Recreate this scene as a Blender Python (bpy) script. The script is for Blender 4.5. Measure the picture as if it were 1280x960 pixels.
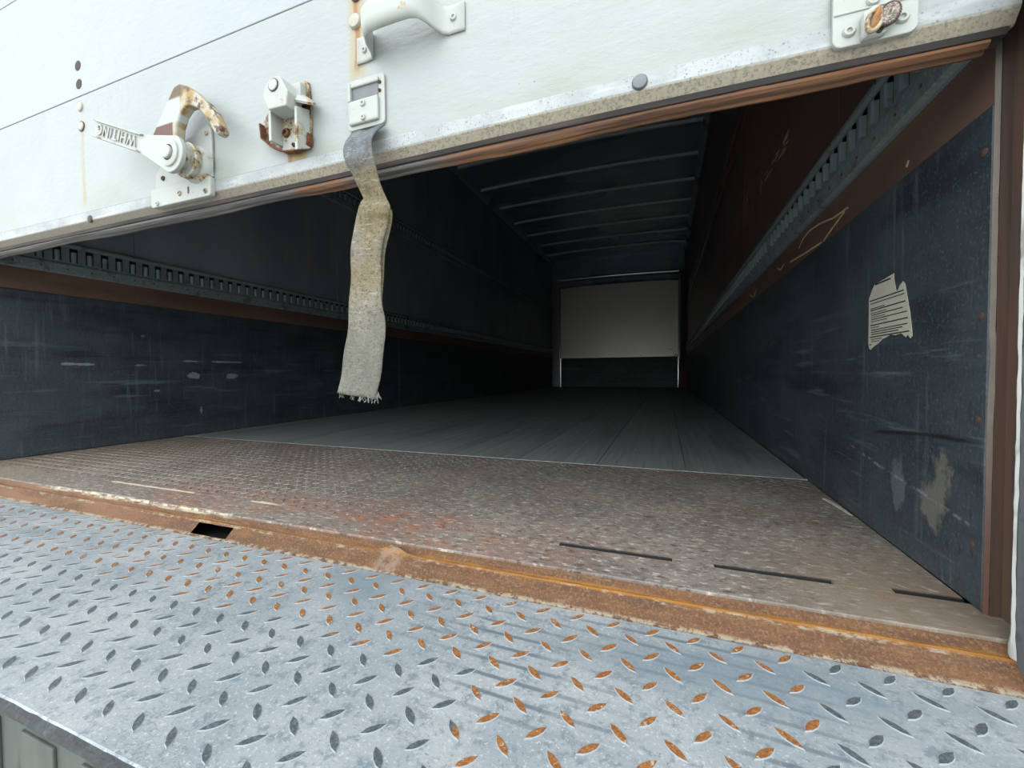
import bpy, bmesh, math, random
from mathutils import Vector, Matrix
random.seed(7)
D = bpy.data
C = bpy.context.scene.collection
for o in list(D.objects): D.objects.remove(o, do_unlink=True)

# ------------------------------------------------------------------ camera
YAW, PITCH, ROLL, CAMH, FPX = .3554, -.0271, -.0068, .30, 516.7
cy, sy, cp, sp = math.cos(YAW), math.sin(YAW), math.cos(PITCH), math.sin(PITCH)
fwd = Vector((-sy*cp, cy*cp, sp)); r0 = Vector((cy, sy, 0)); u0 = r0.cross(fwd)
rt = r0*math.cos(ROLL) + u0*math.sin(ROLL); up = -r0*math.sin(ROLL) + u0*math.cos(ROLL)
cam = D.objects.new('camera', D.cameras.new('camera')); C.objects.link(cam)
cam.matrix_world = Matrix(((rt.x, up.x, -fwd.x, 0), (rt.y, up.y, -fwd.y, 0), (rt.z, up.z, -fwd.z, CAMH), (0, 0, 0, 1)))
cam.data.sensor_width = 36; cam.data.lens = FPX/1280*36; cam.data.clip_start = .01
bpy.context.scene.camera = cam
CAMP = Vector((0, 0, CAMH))
def in_view(p, m=1.0):
    v = p - CAMP; z = v.dot(fwd)
    if z < .02: return None
    a, b = v.dot(rt)/z*FPX, v.dot(up)/z*FPX
    return z if abs(a) < 640*m and abs(b) < 480*m else None

# ------------------------------------------------------------------ light
sc = bpy.context.scene
w = D.worlds.new('overcast_sky'); sc.world = w; w.use_nodes = True
nt = w.node_tree; nt.nodes.clear()
tc = nt.nodes.new('ShaderNodeTexCoord'); sep = nt.nodes.new('ShaderNodeSeparateXYZ')
rp = nt.nodes.new('ShaderNodeValToRGB'); bg = nt.nodes.new('ShaderNodeBackground'); ow = nt.nodes.new('ShaderNodeOutputWorld')
nt.links.new(tc.outputs['Generated'], sep.inputs[0]); nt.links.new(sep.outputs['Z'], rp.inputs[0])
rp.color_ramp.elements[0].position = 0.0; rp.color_ramp.elements[0].color = (1.40, 1.46, 1.48, 1)
rp.color_ramp.elements[1].position = 1.0; rp.color_ramp.elements[1].color = (.80, .88, .94, 1)
e_ = rp.color_ramp.elements.new(.32); e_.color = (.92, .98, 1.02, 1)
bg.inputs['Strength'].default_value = 3.0
nt.links.new(rp.outputs[0], bg.inputs[0]); nt.links.new(bg.outputs[0], ow.inputs[0])
sun = D.objects.new('hazy_sun', D.lights.new('hazy_sun', 'SUN')); C.objects.link(sun)
sun.data.energy = 1.5; sun.data.angle = math.radians(50); sun.data.color = (1, .97, .92)
sun.rotation_euler = (math.radians(32), math.radians(-6), 0)
sc.view_settings.view_transform = 'Standard'; sc.view_settings.look = 'None'
sc.view_settings.exposure = 0.0; sc.view_settings.gamma = 1; sc.view_settings.use_curve_mapping = False

# ------------------------------------------------------------------ material language
def hx(h):
    c = [int(h[i:i+2], 16)/255 for i in (0, 2, 4)]
    return tuple(v/12.92 if v <= .04045 else ((v+.055)/1.055)**2.4 for v in c)
class S:                                   # a socket one can calculate with
    def __init__(s, m, k): s.m, s.k = m, k
    def _o(a, op, b=None, c=None, clamp=False):
        n = a.m.nt.nodes.new('ShaderNodeMath'); n.operation = op; n.use_clamp = clamp
        for i, v in enumerate((a, b, c)):
            if v is None: continue
            if isinstance(v, S): a.m.nt.links.new(v.k, n.inputs[i])
            else: n.inputs[i].default_value = v
        return S(a.m, n.outputs[0])
    def __add__(a, b): return a._o('ADD', b)
    __radd__ = __add__
    def __sub__(a, b): return a._o('SUBTRACT', b)
    def __rsub__(a, b): return (a*-1) + b
    def __mul__(a, b): return a._o('MULTIPLY', b)
    __rmul__ = __mul__
    def __truediv__(a, b): return a._o('DIVIDE', b)
    def abs(a): return a._o('ABSOLUTE')
    def max(a, b): return a._o('MAXIMUM', b)
    def min(a, b): return a._o('MINIMUM', b)
    def clamp(a): return a._o('ADD', 0.0, clamp=True)
    def step(a, lo, hi):                   # smooth 0..1 between lo and hi (either order)
        n = a.m.nt.nodes.new('ShaderNodeMapRange'); n.interpolation_type = 'SMOOTHSTEP'
        a.m.nt.links.new(a.k, n.inputs['Value'])
        if lo <= hi: v = (lo, hi, 0, 1)
        else: v = (hi, lo, 1, 0)
        for i, x in zip(('From Min', 'From Max', 'To Min', 'To Max'), v): n.inputs[i].default_value = x
        return S(a.m, n.outputs['Result'])
    def inside(a, lo, hi, e): return a.step(lo-e, lo+e) * a.step(hi+e, hi-e)
class Mat:
    def __init__(s, name, k=1.0):
        s.kk = k; s.m = D.materials.new(name); s.m.use_nodes = True; s.nt = s.m.node_tree
        s.b = s.nt.nodes['Principled BSDF']
        g = s.nt.nodes.new('ShaderNodeNewGeometry'); s.pos = g.outputs['Position']
        q = s.nt.nodes.new('ShaderNodeSeparateXYZ'); s.nt.links.new(s.pos, q.inputs[0])
        s.x, s.y, s.z = (S(s, q.outputs[i]) for i in range(3))
        nn = s.nt.nodes.new('ShaderNodeSeparateXYZ'); s.nt.links.new(g.outputs['True Normal'], nn.inputs[0])
        s.nx, s.ny, s.nz = (S(s, nn.outputs[i]) for i in range(3))
    def rnd(s):
        return S(s, s.nt.nodes.new('ShaderNodeObjectInfo').outputs['Random'])
    def noise(s, sc, detail=4, rough=.55, off=(0, 0, 0), dist=0):
        if not isinstance(sc, tuple): sc = (sc, sc, sc)
        mp = s.nt.nodes.new('ShaderNodeMapping'); mp.inputs['Scale'].default_value = sc; mp.inputs['Location'].default_value = off
        s.nt.links.new(s.pos, mp.inputs['Vector'])
        n = s.nt.nodes.new('ShaderNodeTexNoise'); n.inputs['Scale'].default_value = 1
        n.inputs['Detail'].default_value = detail; n.inputs['Roughness'].default_value = rough; n.inputs['Distortion'].default_value = dist
        s.nt.links.new(mp.outputs[0], n.inputs['Vector'])
        return S(s, n.outputs['Fac'])
    def voro(s, sc, off=(0, 0, 0)):
        if not isinstance(sc, tuple): sc = (sc, sc, sc)
        mp = s.nt.nodes.new('ShaderNodeMapping'); mp.inputs['Scale'].default_value = sc; mp.inputs['Location'].default_value = off
        s.nt.links.new(s.pos, mp.inputs['Vector'])
        n = s.nt.nodes.new('ShaderNodeTexVoronoi'); n.inputs['Scale'].default_value = 1
        s.nt.links.new(mp.outputs[0], n.inputs['Vector'])
        return S(s, n.outputs['Distance'])
    def col(s, c):
        n = s.nt.nodes.new('ShaderNodeRGB'); n.outputs[0].default_value = (*[q*s.kk for q in (hx(c) if isinstance(c, str) else c)], 1); return n.outputs[0]
    def mix(s, a, b, f):
        n = s.nt.nodes.new('ShaderNodeMix'); n.data_type = 'RGBA'
        for i, v in ((6, a), (7, b)): s.nt.links.new(s.col(v) if isinstance(v, (str, tuple)) else v, n.inputs[i])
        if isinstance(f, S): s.nt.links.new(f.k, n.inputs[0])
        else: n.inputs[0].default_value = f
        return n.outputs[2]
    def out(s, col, rough=.6, metal=0, bump=None, bs=.3, bd=.002, spec=.5):
        if isinstance(col, (str, tuple)): col = s.col(col)
        s.nt.links.new(col, s.b.inputs['Base Color'])
        for nm, v in (('Roughness', rough), ('Metallic', metal)):
            if isinstance(v, S): s.nt.links.new(v.k, s.b.inputs[nm])
            else: s.b.inputs[nm].default_value = v
        s.b.inputs['Specular IOR Level'].default_value = spec
        if bump is not None:
            n = s.nt.nodes.new('ShaderNodeBump'); n.inputs['Strength'].default_value = bs; n.inputs['Distance'].default_value = bd
            s.nt.links.new(bump.k, n.inputs['Height']); s.nt.links.new(n.outputs[0], s.b.inputs['Normal'])
        return s.m

def door_paint(name, base, dirt):
    m = Mat(name, .375)
    n = m.noise(6, 5); f = m.noise(420, 2); w_ = m.noise((40, 40, 90), 4)
    c = m.mix(base, dirt, n.step(.35, .8)*.5)
    c = m.mix(c, 'c9cdb9', m.z.step(.80, .715)*m.noise((5, 5, 12), 4).step(.4, .7)*.55)
    # rust runs below the bolts
    j = (m.noise((3, 3, 16), 3) - .5)*.012
    def run(x0, z0, z1, wd):
        d = ((m.x - x0) + j).abs()
        return d.step(wd, wd*.35) * m.z.inside(z0, z1, .012)
    y1 = run(-1.386, .735, .925, .008)*m.noise((60, 60, 8), 3).step(.25, .6)
    c = m.mix(c, 'd9c06f', y1*.75)
    c = m.mix(c, 'ddd3ae', run(-1.388, .71, .96, .016)*m.noise((30, 30, 9), 3).step(.3, .6)*.35)
    c = m.mix(c, 'e4cf9a', run(-.525, .835, 1.02, .026)*.75)
    c = m.mix(c, 'c98433', run(-.525, .85, 1.0, .009)*m.noise((90, 90, 14), 3).step(.2, .6)*.9)
    c = m.mix(c, 'd8b465', run(-.672, .705, .735, .03)*.85)
    c = m.mix(c, 'b57a35', run(-.692, .705, .735, .008)*.8)
    sp_ = m.voro(38).step(.055, .03)*m.noise(9, 2).step(.62, .70)
    c = m.mix(c, '6e6a62', sp_*.7)
    cr = (m.noise((30, 30, 3), 3, off=(2, 0, 5)) - .5).abs().step(.012, .002)*m.noise(4, 2, off=(5, 1, 2)).step(.6, .68)
    c = m.mix(c, '9da5a6', cr*.2)
    return m.out(c, .42, 0, f*.25 + w_*.9 + m.noise(9, 2)*2.2, .35, .003)
M = {}
M['door_low'] = door_paint('white_door_paint', 'dfe7e5', 'd3dcd8')
M['door_up'] = door_paint('cool_white_door_paint', 'e2eaf0', 'd8e2ea')

m = Mat('speckled_galvanised_rail', .48)
v = m.voro(190); n = m.noise(14, 4); f = m.noise(210, 4, .75)
c = m.mix('d5dada', 'bfc5c5', n.step(.35, .65)); c = m.mix(c, '7f878c', v.step(.36, .12)*m.noise(46, 3).step(.38, .6)*.9)
c = m.mix(c, 'a9b0b2', f.step(.52, .64)*.6)
c = m.mix(c, 'eef2f2', m.noise((8, 8, 40), 3, off=(3, 0, 0)).step(.52, .7)*.6)
lowb = (m.z - .0045*1.0*(((m.x+.1)/.38)*((m.x+.1)/.38)*-1)._o('EXPONENT')).step(.694, .690)
l2 = m.mix('c9c0ab', '9c937f', f.step(.46, .64)); l2 = m.mix(l2, 'ded3bb', m.noise(150, 4, .75, off=(4, 2, 1)).step(.54, .66)*.8)
l2 = m.mix(l2, '857c70', m.x.step(-.6, -1.0)*.7)
c = m.mix(c, l2, lowb)
M['rail_metal'] = m.out(c, .5, .15, m.noise(300, 3), .25, .001)

m = Mat('brown_rubber_seal', 0.8)
n = m.noise((3, 60, 160), 5, .65); r_ = m.noise((1.3, 8, 8), 3, off=(4, 0, 0))
c = m.mix('523828', '8f6240', n.step(.35, .7)); c = m.mix(c, '3c2c26', m.noise((10, 200, 260), 3).step(.55, .7)*.8)
c = m.mix(c, m.mix('454548', '6d6966', n.step(.4, .6)), m.x.step(-.30, -.42)*(1 - m.x.inside(-.70, -.56, .03))*r_.step(.75, .5)*.95)
M['seal'] = m.out(c, .75, 0, n, .5, .002)
m = Mat('dark_rubber_strip', 0.8)
M['rubber'] = m.out(m.mix('2c2726', '574b46', m.noise((6, 80, 80), 4).step(.4, .75)), .7)

def rust(name, a, b, cc, pale, stretch=(20, 60, 60)):
    m = Mat(name, .5)
    n = m.noise(stretch, 6, .65); f = m.noise(260, 4, .7); g = m.noise((4, 12, 12), 3)
    c = m.mix(a, b, n.step(.35, .65)); c = m.mix(c, cc, f.step(.48, .66)*.85)
    c = m.mix(c, pale, m.noise((16, 60, 60), 5, .75, off=(2, 2, 0)).step(.58, .70)*.6)
    c = m.mix(c, '5f3a1e', m.noise(420, 4, .8).step(.54, .66)*.8)
    return m, c, f
m, c, f = rust('rusty_sill', '8f6440', '75513a', 'a9845f', 'ae967a')
c = m.mix(c, 'a87b58', m.x.step(-.9, -1.4)*m.noise((5, 30, 30), 4).step(.35, .6)*.7)
c = m.mix(c, 'd08a26', m.x.step(-1.6, -.3)*m.z.step(-.017, -.0125)*m.y.step(.606, .604)*m.noise((2, 40, 200), 4).step(.35, .55)*.9)
c = m.mix(c, 'dccbb0', m.z.step(-.0320, -.0348)*m.noise((60, 60, 60), 5, .75).step(.44, .54)*.85)
c = m.mix(c, 'd8ccb4', m.y.inside(.592, .5955, .001)*m.noise((30, 90, 90), 5, .75).step(.50, .60)*.6)
c = m.mix(c, 'e3d5b8', m.y.step(.6075, .6095)*m.x.inside(-1.6, -.88, .06)*m.noise((24, 60, 60), 5, .75).step(.40, .52)*.9)
c = m.mix(c, 'b7a08e', m.x.inside(-.468, -.422, .008)*m.y.step(.604, .597)*m.noise((60, 60, 60), 4, .7).step(.40, .58)*.6)
M['sill'] = m.out(c, .85, 0, f*1.0 + m.noise((12, 60, 60), 5), .8, .004)
m, c, f = rust('rust_patch', '7c4a2c', '8f5630', '5a3626', 'a97a50', (30, 30, 30)); M['rust'] = m.out(c, .85, 0, f, .5, .002)

def plate_colour(m):
    n = m.noise(9, 5); f = m.noise(230, 5, .75); g = m.noise(70, 5, .7)
    c = m.mix('a8b2b8', 'c3c8c9', n.step(.3, .7)); c = m.mix(c, '7f8e97', g.step(.50, .66)*.75)
    c = m.mix(c, 'e6eaea', f.step(.54, .66)*.85); c = m.mix(c, '54626c', m.noise(300, 4, .8, off=(5, 1, 1)).step(.57, .70)*.75)
    sw = (m.noise((40, 120, 1), 5, .7, off=(2, 9, 0), dist=.6) - .5).abs().step(.02, .004)
    c = m.mix(c, '68767f', sw*m.noise(7, 3, off=(4, 4, 0)).step(.48, .62)*.6)
    # scrape marks that run along the sill on the right half
    ln = ((m.y + m.x*.035 + (m.noise((3, 12, 1), 2)-.5)*.012)*(6.2832/.0235))._o('SINE')
    c = m.mix(c, '66757f', ln.step(.55, .98)*m.noise((6, 4, 1), 3, off=(1, 0, 0)).step(.36, .55)*m.x.inside(-.32, .16, .08)*m.y.step(.33, .39)*.8)
    c = m.mix(c, '8a9ba5', m.noise((3, 9, 1), 3, off=(7, 2, 0)).step(.45, .7)*m.y.step(.36, .52)*.75)  # blue-grey zone towards the sill: sky reflection painted into the plate colour
    return c, f, g
m = Mat('worn_tread_paint', .56); c, f, g = plate_colour(m)
M['plate'] = m.out(c, .55, .1, f + g*.6, .35, .0015)
m = Mat('worn_lug_top', 0.6)
reg = m.y.step(.37, .45).max(m.x.inside(-.19, .14, .03))*m.x.step(.18, .10)
reg = (reg*1.15 + (m.noise(14, 3)-.5)*1.1 + (m.rnd()-.5)*.3)
f = m.noise(300, 4, .75)
gr = m.mix('4b5357', '717b7f', f.step(.42, .66)); ru = m.mix('935a28', 'b67b42', f.step(.42, .62)); ru = m.mix(ru, 'd3c6b0', m.noise(190, 4, .7, off=(3, 3, 0)).step(.57, .66)*.85); ru = m.mix(ru, '55351c', m.noise(380, 4, .75).step(.54, .66)*.85)
m2 = Mat('pale_lug_rim', .5); M['lug_rim'] = m2.out(m2.mix('bfc8cc', 'a3b0b8', m2.noise(160, 4, .7)), .6)
M['lug'] = m.out(m.mix(gr, ru, reg.step(.42, .62)), .6, 0, f, .4, .001)
m = Mat('deck_edge_black', 0.6); M['deck_edge'] = m.out(m.mix('2b2f31', '5d6463', m.noise(60, 5).step(.5, .75)), .6, 0, m.noise(80, 4), .6, .004)
m = Mat('weathered_grey_fascia', .45)
c = m.mix('5c645f', '7d857d', m.noise((12, 12, 3), 5).step(.35, .7)); c = m.mix(c, '30363a', m.noise((30, 30, 6), 4).step(.55, .7)*.8)
M['fascia'] = m.out(c, .6, .1)

m = Mat('rusted_tread_floor', .84)
f = m.noise(150, 5, .8); g = m.noise(42, 5, .65); b_ = m.noise(5, 4)
c = m.mix('736d67', '8a837a', b_.step(.35, .65)); c = m.mix(c, '5c5249', g.step(.48, .66)*.7)
c = m.mix(c, '75594c', m.noise(3.2, 3, off=(2, 7, 0)).step(.5, .66)*.45)
red = m.y.step(.86, .68)*m.x.inside(-1.35, -.12, .25)*m.noise((5, 9, 1), 4).step(.34, .58)
c = m.mix(c, '8f6a5a', red*.5); c = m.mix(c, 'a8693f', red*m.noise(18, 4, off=(4, 0, 0)).step(.52, .66)*.55)
fl_k = m.noise((45, 110, 1), 6, .8, off=(3, 1, 0)); c = m.mix(c, 'c6c0b6', fl_k.step(.53, .62)*.85); c = m.mix(c, '372f2a', m.noise((45, 110, 1), 6, .8, off=(8, 2, 0)).step(.52, .62)*.8)
c = m.mix(c, 'aaa197', f.step(.57, .70)*.75); c = m.mix(c, '3a322d', m.noise(240, 4, .7, off=(1, 5, 0)).step(.58, .7)*.65)
c = m.mix(c, '8a7864', m.x.step(-1.5, -1.9)*.5)
c = m.mix(c, '80705e', m.x.step(.02, .30)*m.y.step(.95, .7)*.7)
c = m.mix(c, 'e0d3ba', m.y.step(.624, .616)*m.x.inside(-1.55, -.88, .06)*m.noise((20, 70, 1), 5, .75).step(.46, .56)*.85)
M['tread'] = m.out(c, .7, .1, f + g, .4, .002)
m = Mat('worn_tread_lugs', .84)
c = m.mix('766d65', 'a39c93', m.noise(120, 5, .75).step(.42, .62)); c = m.mix(c, '6f5648', m.noise(6, 3, off=(2, 7, 0)).step(.48, .62)*.7)
c = m.mix(c, '8a6a5c', m.y.step(.80, .68)*m.x.inside(-1.35, -.12, .25)*.6)
M['tread_lug'] = m.out(c, .5, .2)
m = Mat('pale_weld', 0.55); M['weld'] = m.out(m.mix('8d7262', 'd9cdb6', (m.x.step(-.7, -.95)*.8 + m.noise((14, 30, 30), 4)*.6).step(.5, .9)), .8, 0, m.noise(200, 4), .6, .002)

m = Mat('grey_floor_plank', .78)
st = m.noise((40, 1.3, 1), 5, .6); f = m.noise((160, 8, 1), 4, .7)
c = m.mix('8a9394', 'a7aca8', st.step(.35, .68)); c = m.mix(c, '6f7879', m.noise((9, .8, 1), 4).step(.5, .7)*.7)
c = m.mix(c, 'c4c9c9', f.step(.58, .72)*.6); c = m.mix(c, 'b0b5ae', m.rnd()*.35); c = m.mix(c, '5c6262', m.noise((70, 2, 1), 4, .7, off=(4, 4, 0)).step(.56, .7)*.6)
c = m.mix(c, 'd9dddc', (m.noise((60, 5, 1), 3, off=(1, 4, 0)) - .5).abs().step(.01, .002)*m.noise(3, 2).step(.55, .62)*.6)
M['plank'] = m.out(c, .48, .1, st + f*.5, .3, .002)

m = Mat('blue_black_kick_plate', .66)
n = m.noise(5, 4); f = m.noise((200, 200, 200), 4, .7); st = m.noise((1, 3, 45), 5, .65); vt = m.noise((1, 55, 4), 5, .65, off=(0, 3, 1))
wvk = m.noise((260, 260, 40), 3, .7); c = m.mix('363f45', '465057', n.step(.35, .7)); c = m.mix(c, '20272d', m.noise((1, 2.2, 14), 4, off=(0, 2, 3)).step(.5, .68)*.7)
c = m.mix(c, '67727a', f.step(.54, .68)*.6); c = m.mix(c, '1c2328', wvk.step(.54, .68)*.6)
c = m.mix(c, '76838c', st.step(.56, .70)*.5*m.z.step(.55, .3)); c = m.mix(c, '1a2026', m.noise((1, 2, 30), 5, .65, off=(0, 6, 4)).step(.56, .68)*.6*m.x.step(0, -.2)); c = m.mix(c, '6a767e', vt.step(.56, .70)*.45)
pale = m.noise((14, 14, 9), 5, .65)
def blob(ya, za, ry, rz): return (((m.y-ya)/ry)*((m.y-ya)/ry) + ((m.z-za)/rz)*((m.z-za)/rz) + (pale-.5)*7.0).step(1.0, .3)
rw = m.x.step(0, .2)
c = m.mix(c, '8b877b', blob(.765, .125, .05, .055)*rw*.6); c = m.mix(c, '78807f', blob(.868, .115, .028, .045)*rw*.55)
lw = m.x.step(0, -.2)
for (a, b2, w1, h1) in ((1.166, .345, .03, .006), (1.385, .368, .05, .004), (1.575, .368, .09, .004), (1.385, .297, .03, .014), (1.59, .29, .03, .016), (.954, .347, .05, .006), (1.18, .478, .012, .006), (1.23, .228, .012, .008), (1.423, .125, .008, .03)):
    c = m.mix(c, 'b0b5b8', blob(a, b2, w1, h1)*lw*.6)
sc_ = (m.z - .10 - (m.y-.7)*.12 + (m.noise((1, 3, 1), 3)-.5)*.02).abs().step(.004, .001)*m.y.inside(.68, 1.05, .02)*rw
c = m.mix(c, '8d9599', sc_*m.noise((1, 60, 60), 3).step(.45, .6)*.7)
dg = (m.z - .215 + (m.y-.7)*.10 + (m.noise((1, 5, 1), 3, off=(0, 1, 2))-.5)*.03).abs().step(.005, .001)*m.y.inside(.69, .95, .03)*rw
c = m.mix(c, '10151a', dg*.8)
c = m.mix(c, '6a6f6e', m.z.step(.055, .0)*m.noise(120, 4, .7).step(.5, .65)*.5)
M['kick'] = m.out(c, .52, 0, f + st, .25, .002)

m = Mat('brown_phenolic_liner')
n = m.noise((3, 3, 1.2), 4); f = m.noise(180, 4, .7)
lw = m.x.step(-.5, -1.2); c = m.mix('57403a', '634a42', n.step(.35, .7)); c = m.mix(c, '6f5f58', f.step(.56, .72)*.45); c = m.mix(c, '4a3431', m.rnd()*.5); c = m.mix(c, m.mix('79828b', '8d969e', n.step(.3, .7)), lw*.9)  # left side greyed to slate: veiling glare painted over the brown liner
ps = m.noise((1, 22, 5), 5, .6, off=(0, 4, 2))
dia = m.noise((14, 14, 14), 4, .6)
scr = ((m.z - 1.05 - (m.y-2.0)*.04 + (dia-.5)*.22).abs().step(.10, .02))*m.y.inside(1.5, 3.2, .2)*m.noise((1, 45, 7), 4, .6).step(.56, .64)
c = m.mix(c, 'a5836a', scr*.75)
c = m.mix(c, '7d6a5c', ps.step(.66, .72)*m.noise(2.5, 2, off=(1, 1, 4)).step(.5, .65)*.6)
M['liner'] = m.out(c, .36, 0, n + f*.15, .2, .003)
m = Mat('brown_band')
f = m.noise(170, 4, .7)
c = m.mix('5c4840', '6d574c', m.noise((2, 2, 9), 4).step(.35, .68)); c = m.mix(c, '6b5248', f.step(.55, .7)*.5)
c = m.mix(c, '705044', m.noise((1, 3, 1), 3, off=(0, 5, 0)).step(.5, .7)*.5)
M['band'] = m.out(c, .45, 0, f, .2, .002)
m = Mat('raw_scratch_wood'); M['scratch'] = m.out(m.mix('cdb294', 'b0906f', m.noise(90, 3)), .8)
m = Mat('grey_cargo_rail_steel')
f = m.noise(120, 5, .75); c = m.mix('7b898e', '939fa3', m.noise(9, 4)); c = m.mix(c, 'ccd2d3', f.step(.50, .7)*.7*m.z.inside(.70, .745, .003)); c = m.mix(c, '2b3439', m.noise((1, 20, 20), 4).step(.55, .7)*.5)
M['track'] = m.out(c, .42, .35, f, .25, .001)
m = Mat('dark_painted_rail'); M['track_dim'] = m.out(m.mix('2f2c2d', '454346', m.noise(9, 4)), .5, .1)
m = Mat('track_back'); M['track_dark'] = m.out('0c1114', .8)
m = Mat('dark_ceiling_skin'); M['ceil'] = m.out(m.mix('7b8d9a', '91a1ab', m.noise((1.2, 2, 1), 3)), m.noise((.8, 2, 1), 1)*.16 + .2, .25, m.noise((1.2, 3.2, 1), 2), .35, .03)
m = Mat('roof_bow_steel'); M['bow'] = m.out(m.mix('ccd3d6', 'dde2e4', m.noise((6, 6, 6), 3)), .38, .1)
m = Mat('white_front_liner'); c = m.mix('d6d3c9', 'e6e3da', m.noise((2, 2, 2), 4)); c = m.mix(c, '6f6d68', m.noise((8, 8, 14), 4, off=(4, 0, 0)).step(.63, .7)*m.z.step(.9, .7)*.7)
M['front'] = m.out(c, .38, .7)
m = Mat('pale_post_paint'); M['pale'] = m.out('d5d8d3', .45)
m = Mat('bright_header_metal'); M['bright'] = m.out('f2f0ea', .22, 1.0)
m = Mat('polished_post_metal'); M['polished'] = m.out('f2f2ee', .16, 1.0)
m = Mat('glossy_white_post'); M['front_gloss'] = m.out('e6e4dc', .2, .7)
m = Mat('grey_frame_paint', 0.4)
c = m.mix('868d92', '989fa3', m.noise((20, 20, 5), 4)); c = m.mix(c, '5c6063', m.noise(70, 4).step(.56, .7)*.5)
M['frame'] = m.out(c, .5, .1, m.noise(90, 3), .2, .002)
m = Mat('rusty_brown_channel', .40)
c = m.mix('6a5a54', '866a5a', m.noise((60, 60, 2.5), 4).step(.35, .65)); c = m.mix(c, '86654f', m.noise((90, 90, 3), 4, off=(3, 0, 1)).step(.52, .66)*.8)
M['channel'] = m.out(c, .6, .1, m.noise((80, 80, 8), 4), .4, .003)
m = Mat('white_sealant', 0.5); M['sealant'] = m.out(m.mix('e4e4de', 'a9a49a', m.noise((50, 50, 22), 4).step(.5, .68)*m.z.step(.0, .25)), .6)
m = Mat('liner_cut_edge', 0.5); c = m.mix('b3aca0', '8b8074', m.noise((60, 60, 30), 4)); c = m.mix(c, '7d4a37', m.z.step(.28, .05)*.8)
M['edge'] = m.out(c, .7, 0, m.noise(120, 3), .4, .002)

def hardware(name, lo, hi, white='e3e8e4'):
    m = Mat(name, .46); n = m.noise(34, 5, .65); f = m.noise(160, 4, .7)
    t = n*.8 + f*.2
    c = m.mix(white, 'cfd3c8', m.noise(22, 3, off=(2, 2, 2))*.7)
    c = m.mix(c, 'cdb27a', t.step(lo-.06, lo)*.8); k = t.step(lo, hi)
    c = m.mix(c, m.mix('8a4f22', '55342a', f.step(.4, .6)), k)
    return m.out(c, .45, 0, m.noise(90, 3), .2, .001)
M['hw'] = hardware('white_hardware_paint', .66, .70)
M['hw_worn'] = hardware('chipped_hardware_paint', .57, .62)
M['disc'] = hardware('cam_disc_paint', .53, .58)
M['hw_rust'] = hardware('rusting_hardware_paint', .44, .53, 'd9d3bb')
m = Mat('hook_paint', .46); n = m.noise(40, 5, .65); f = m.noise(190, 4)
k = (n - (m.x + .89)*.0).step(.50, .60)
c = m.mix('dcd6be', 'c9a55c', m.noise(30, 4, off=(5, 0, 0)).step(.42, .6)); c = m.mix(c, m.mix('7d4a26', '4f352c', f.step(.4, .6)), k*m.x.step(-.96, -.90))
c = m.mix(c, 'e0e6e1', m.x.step(-.934, -.939)*m.z.inside(.825, .872, .0015)); c = m.mix(c, '7a4636', m.x.step(-.958, -.963)*m.z.step(.8265, .8235))
c = m.mix(c, '5f4b3c', m.z.inside(.872, .90, .004)*m.x.step(-.92, -.935)*.85)
M['hook'] = m.out(c, .55, 0, n + f*.4, .35, .002)
m = Mat('grey_bolt', 0.55); M['bolt'] = m.out(m.mix('777c80', '8f9498', m.noise(60, 3)), .5, .3)
m = Mat('rusted_bolt', 0.6); M['bolt_dark'] = m.out(m.mix('4b3a38', '6a4b3f', m.noise(120, 3)), .7)
m = Mat('white_bolt', .46); M['bolt_white'] = m.out(m.mix('e6e6dd', 'cfc6a8', m.noise(60, 3)), .45)
m = Mat('rivet_hole'); M['hole'] = m.out('3a2f2c', .8)
m = Mat('strap_webbing', 0.5)
wv = (m.z*(6.2832/.0022))._o('SINE')*(m.x*(6.2832/.0026))._o('SINE')
n = m.noise((30, 30, 14), 5, .65); f = m.noise(240, 4, .8)
c = m.mix('948f82', 'aea897', n.step(.35, .65)); c = m.mix(c, 'a8935f', m.z.inside(.44, .655, .04)*m.noise((14, 14, 9), 4).step(.36, .64)*.65)
c = m.mix(c, m.mix('6f7a84', '99a0a6', m.noise(60, 5, .7).step(.4, .62)), m.z.step(.640, .68)*.92); c = m.mix(c, '7d6a4a', m.noise((24, 24, 30), 4, off=(3, 1, 1)).step(.56, .68)*.65)
c = m.mix(c, '50504e', f.step(.50, .62)*.75); c = m.mix(c, 'd9d4c6', m.noise((60, 60, 260), 4, .75, off=(1, 1, 1)).step(.55, .66)*.6); c = m.mix(c, '7f8078', m.z.step(.42, .34)*.45)
M['strap'] = m.out(c, .9, 0, wv + f*1.5, .5, .0012)
m = Mat('frayed_thread', 0.5); M['thread'] = m.out('d9d9d4', .9)
m = Mat('paper_label', 0.75); M['paper'] = m.out(m.mix('cfccbd', 'b7b3a2', m.noise(70, 4)), .7)
m = Mat('black_print'); M['ink'] = m.out('26272a', .8)
m = Mat('wire_rope', 0.6); M['rope'] = m.out(m.mix('8a8078', 'cbbfb0', m.noise(300, 3).step(.4, .65)), .55, .3)
m = Mat('orange_rusted_rope', 0.6); M['rope_rust'] = m.out(m.mix('c58a4a', '8a5a36', m.noise(240, 3)), .8)
m = Mat('yard_concrete'); M['ground'] = m.out(m.mix('a6a6a0', 'b4b3ac', m.noise(2, 6)), .9, 0, m.noise(60, 4), .3, .004)
m = Mat('white_truck_skin', 0.55); M['skin'] = m.out(m.mix('dfe3e4', 'cdd2d2', m.noise(2, 4)), .4)
m = Mat('black_underframe'); M['under'] = m.out('1b1c1d', .7)

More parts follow.
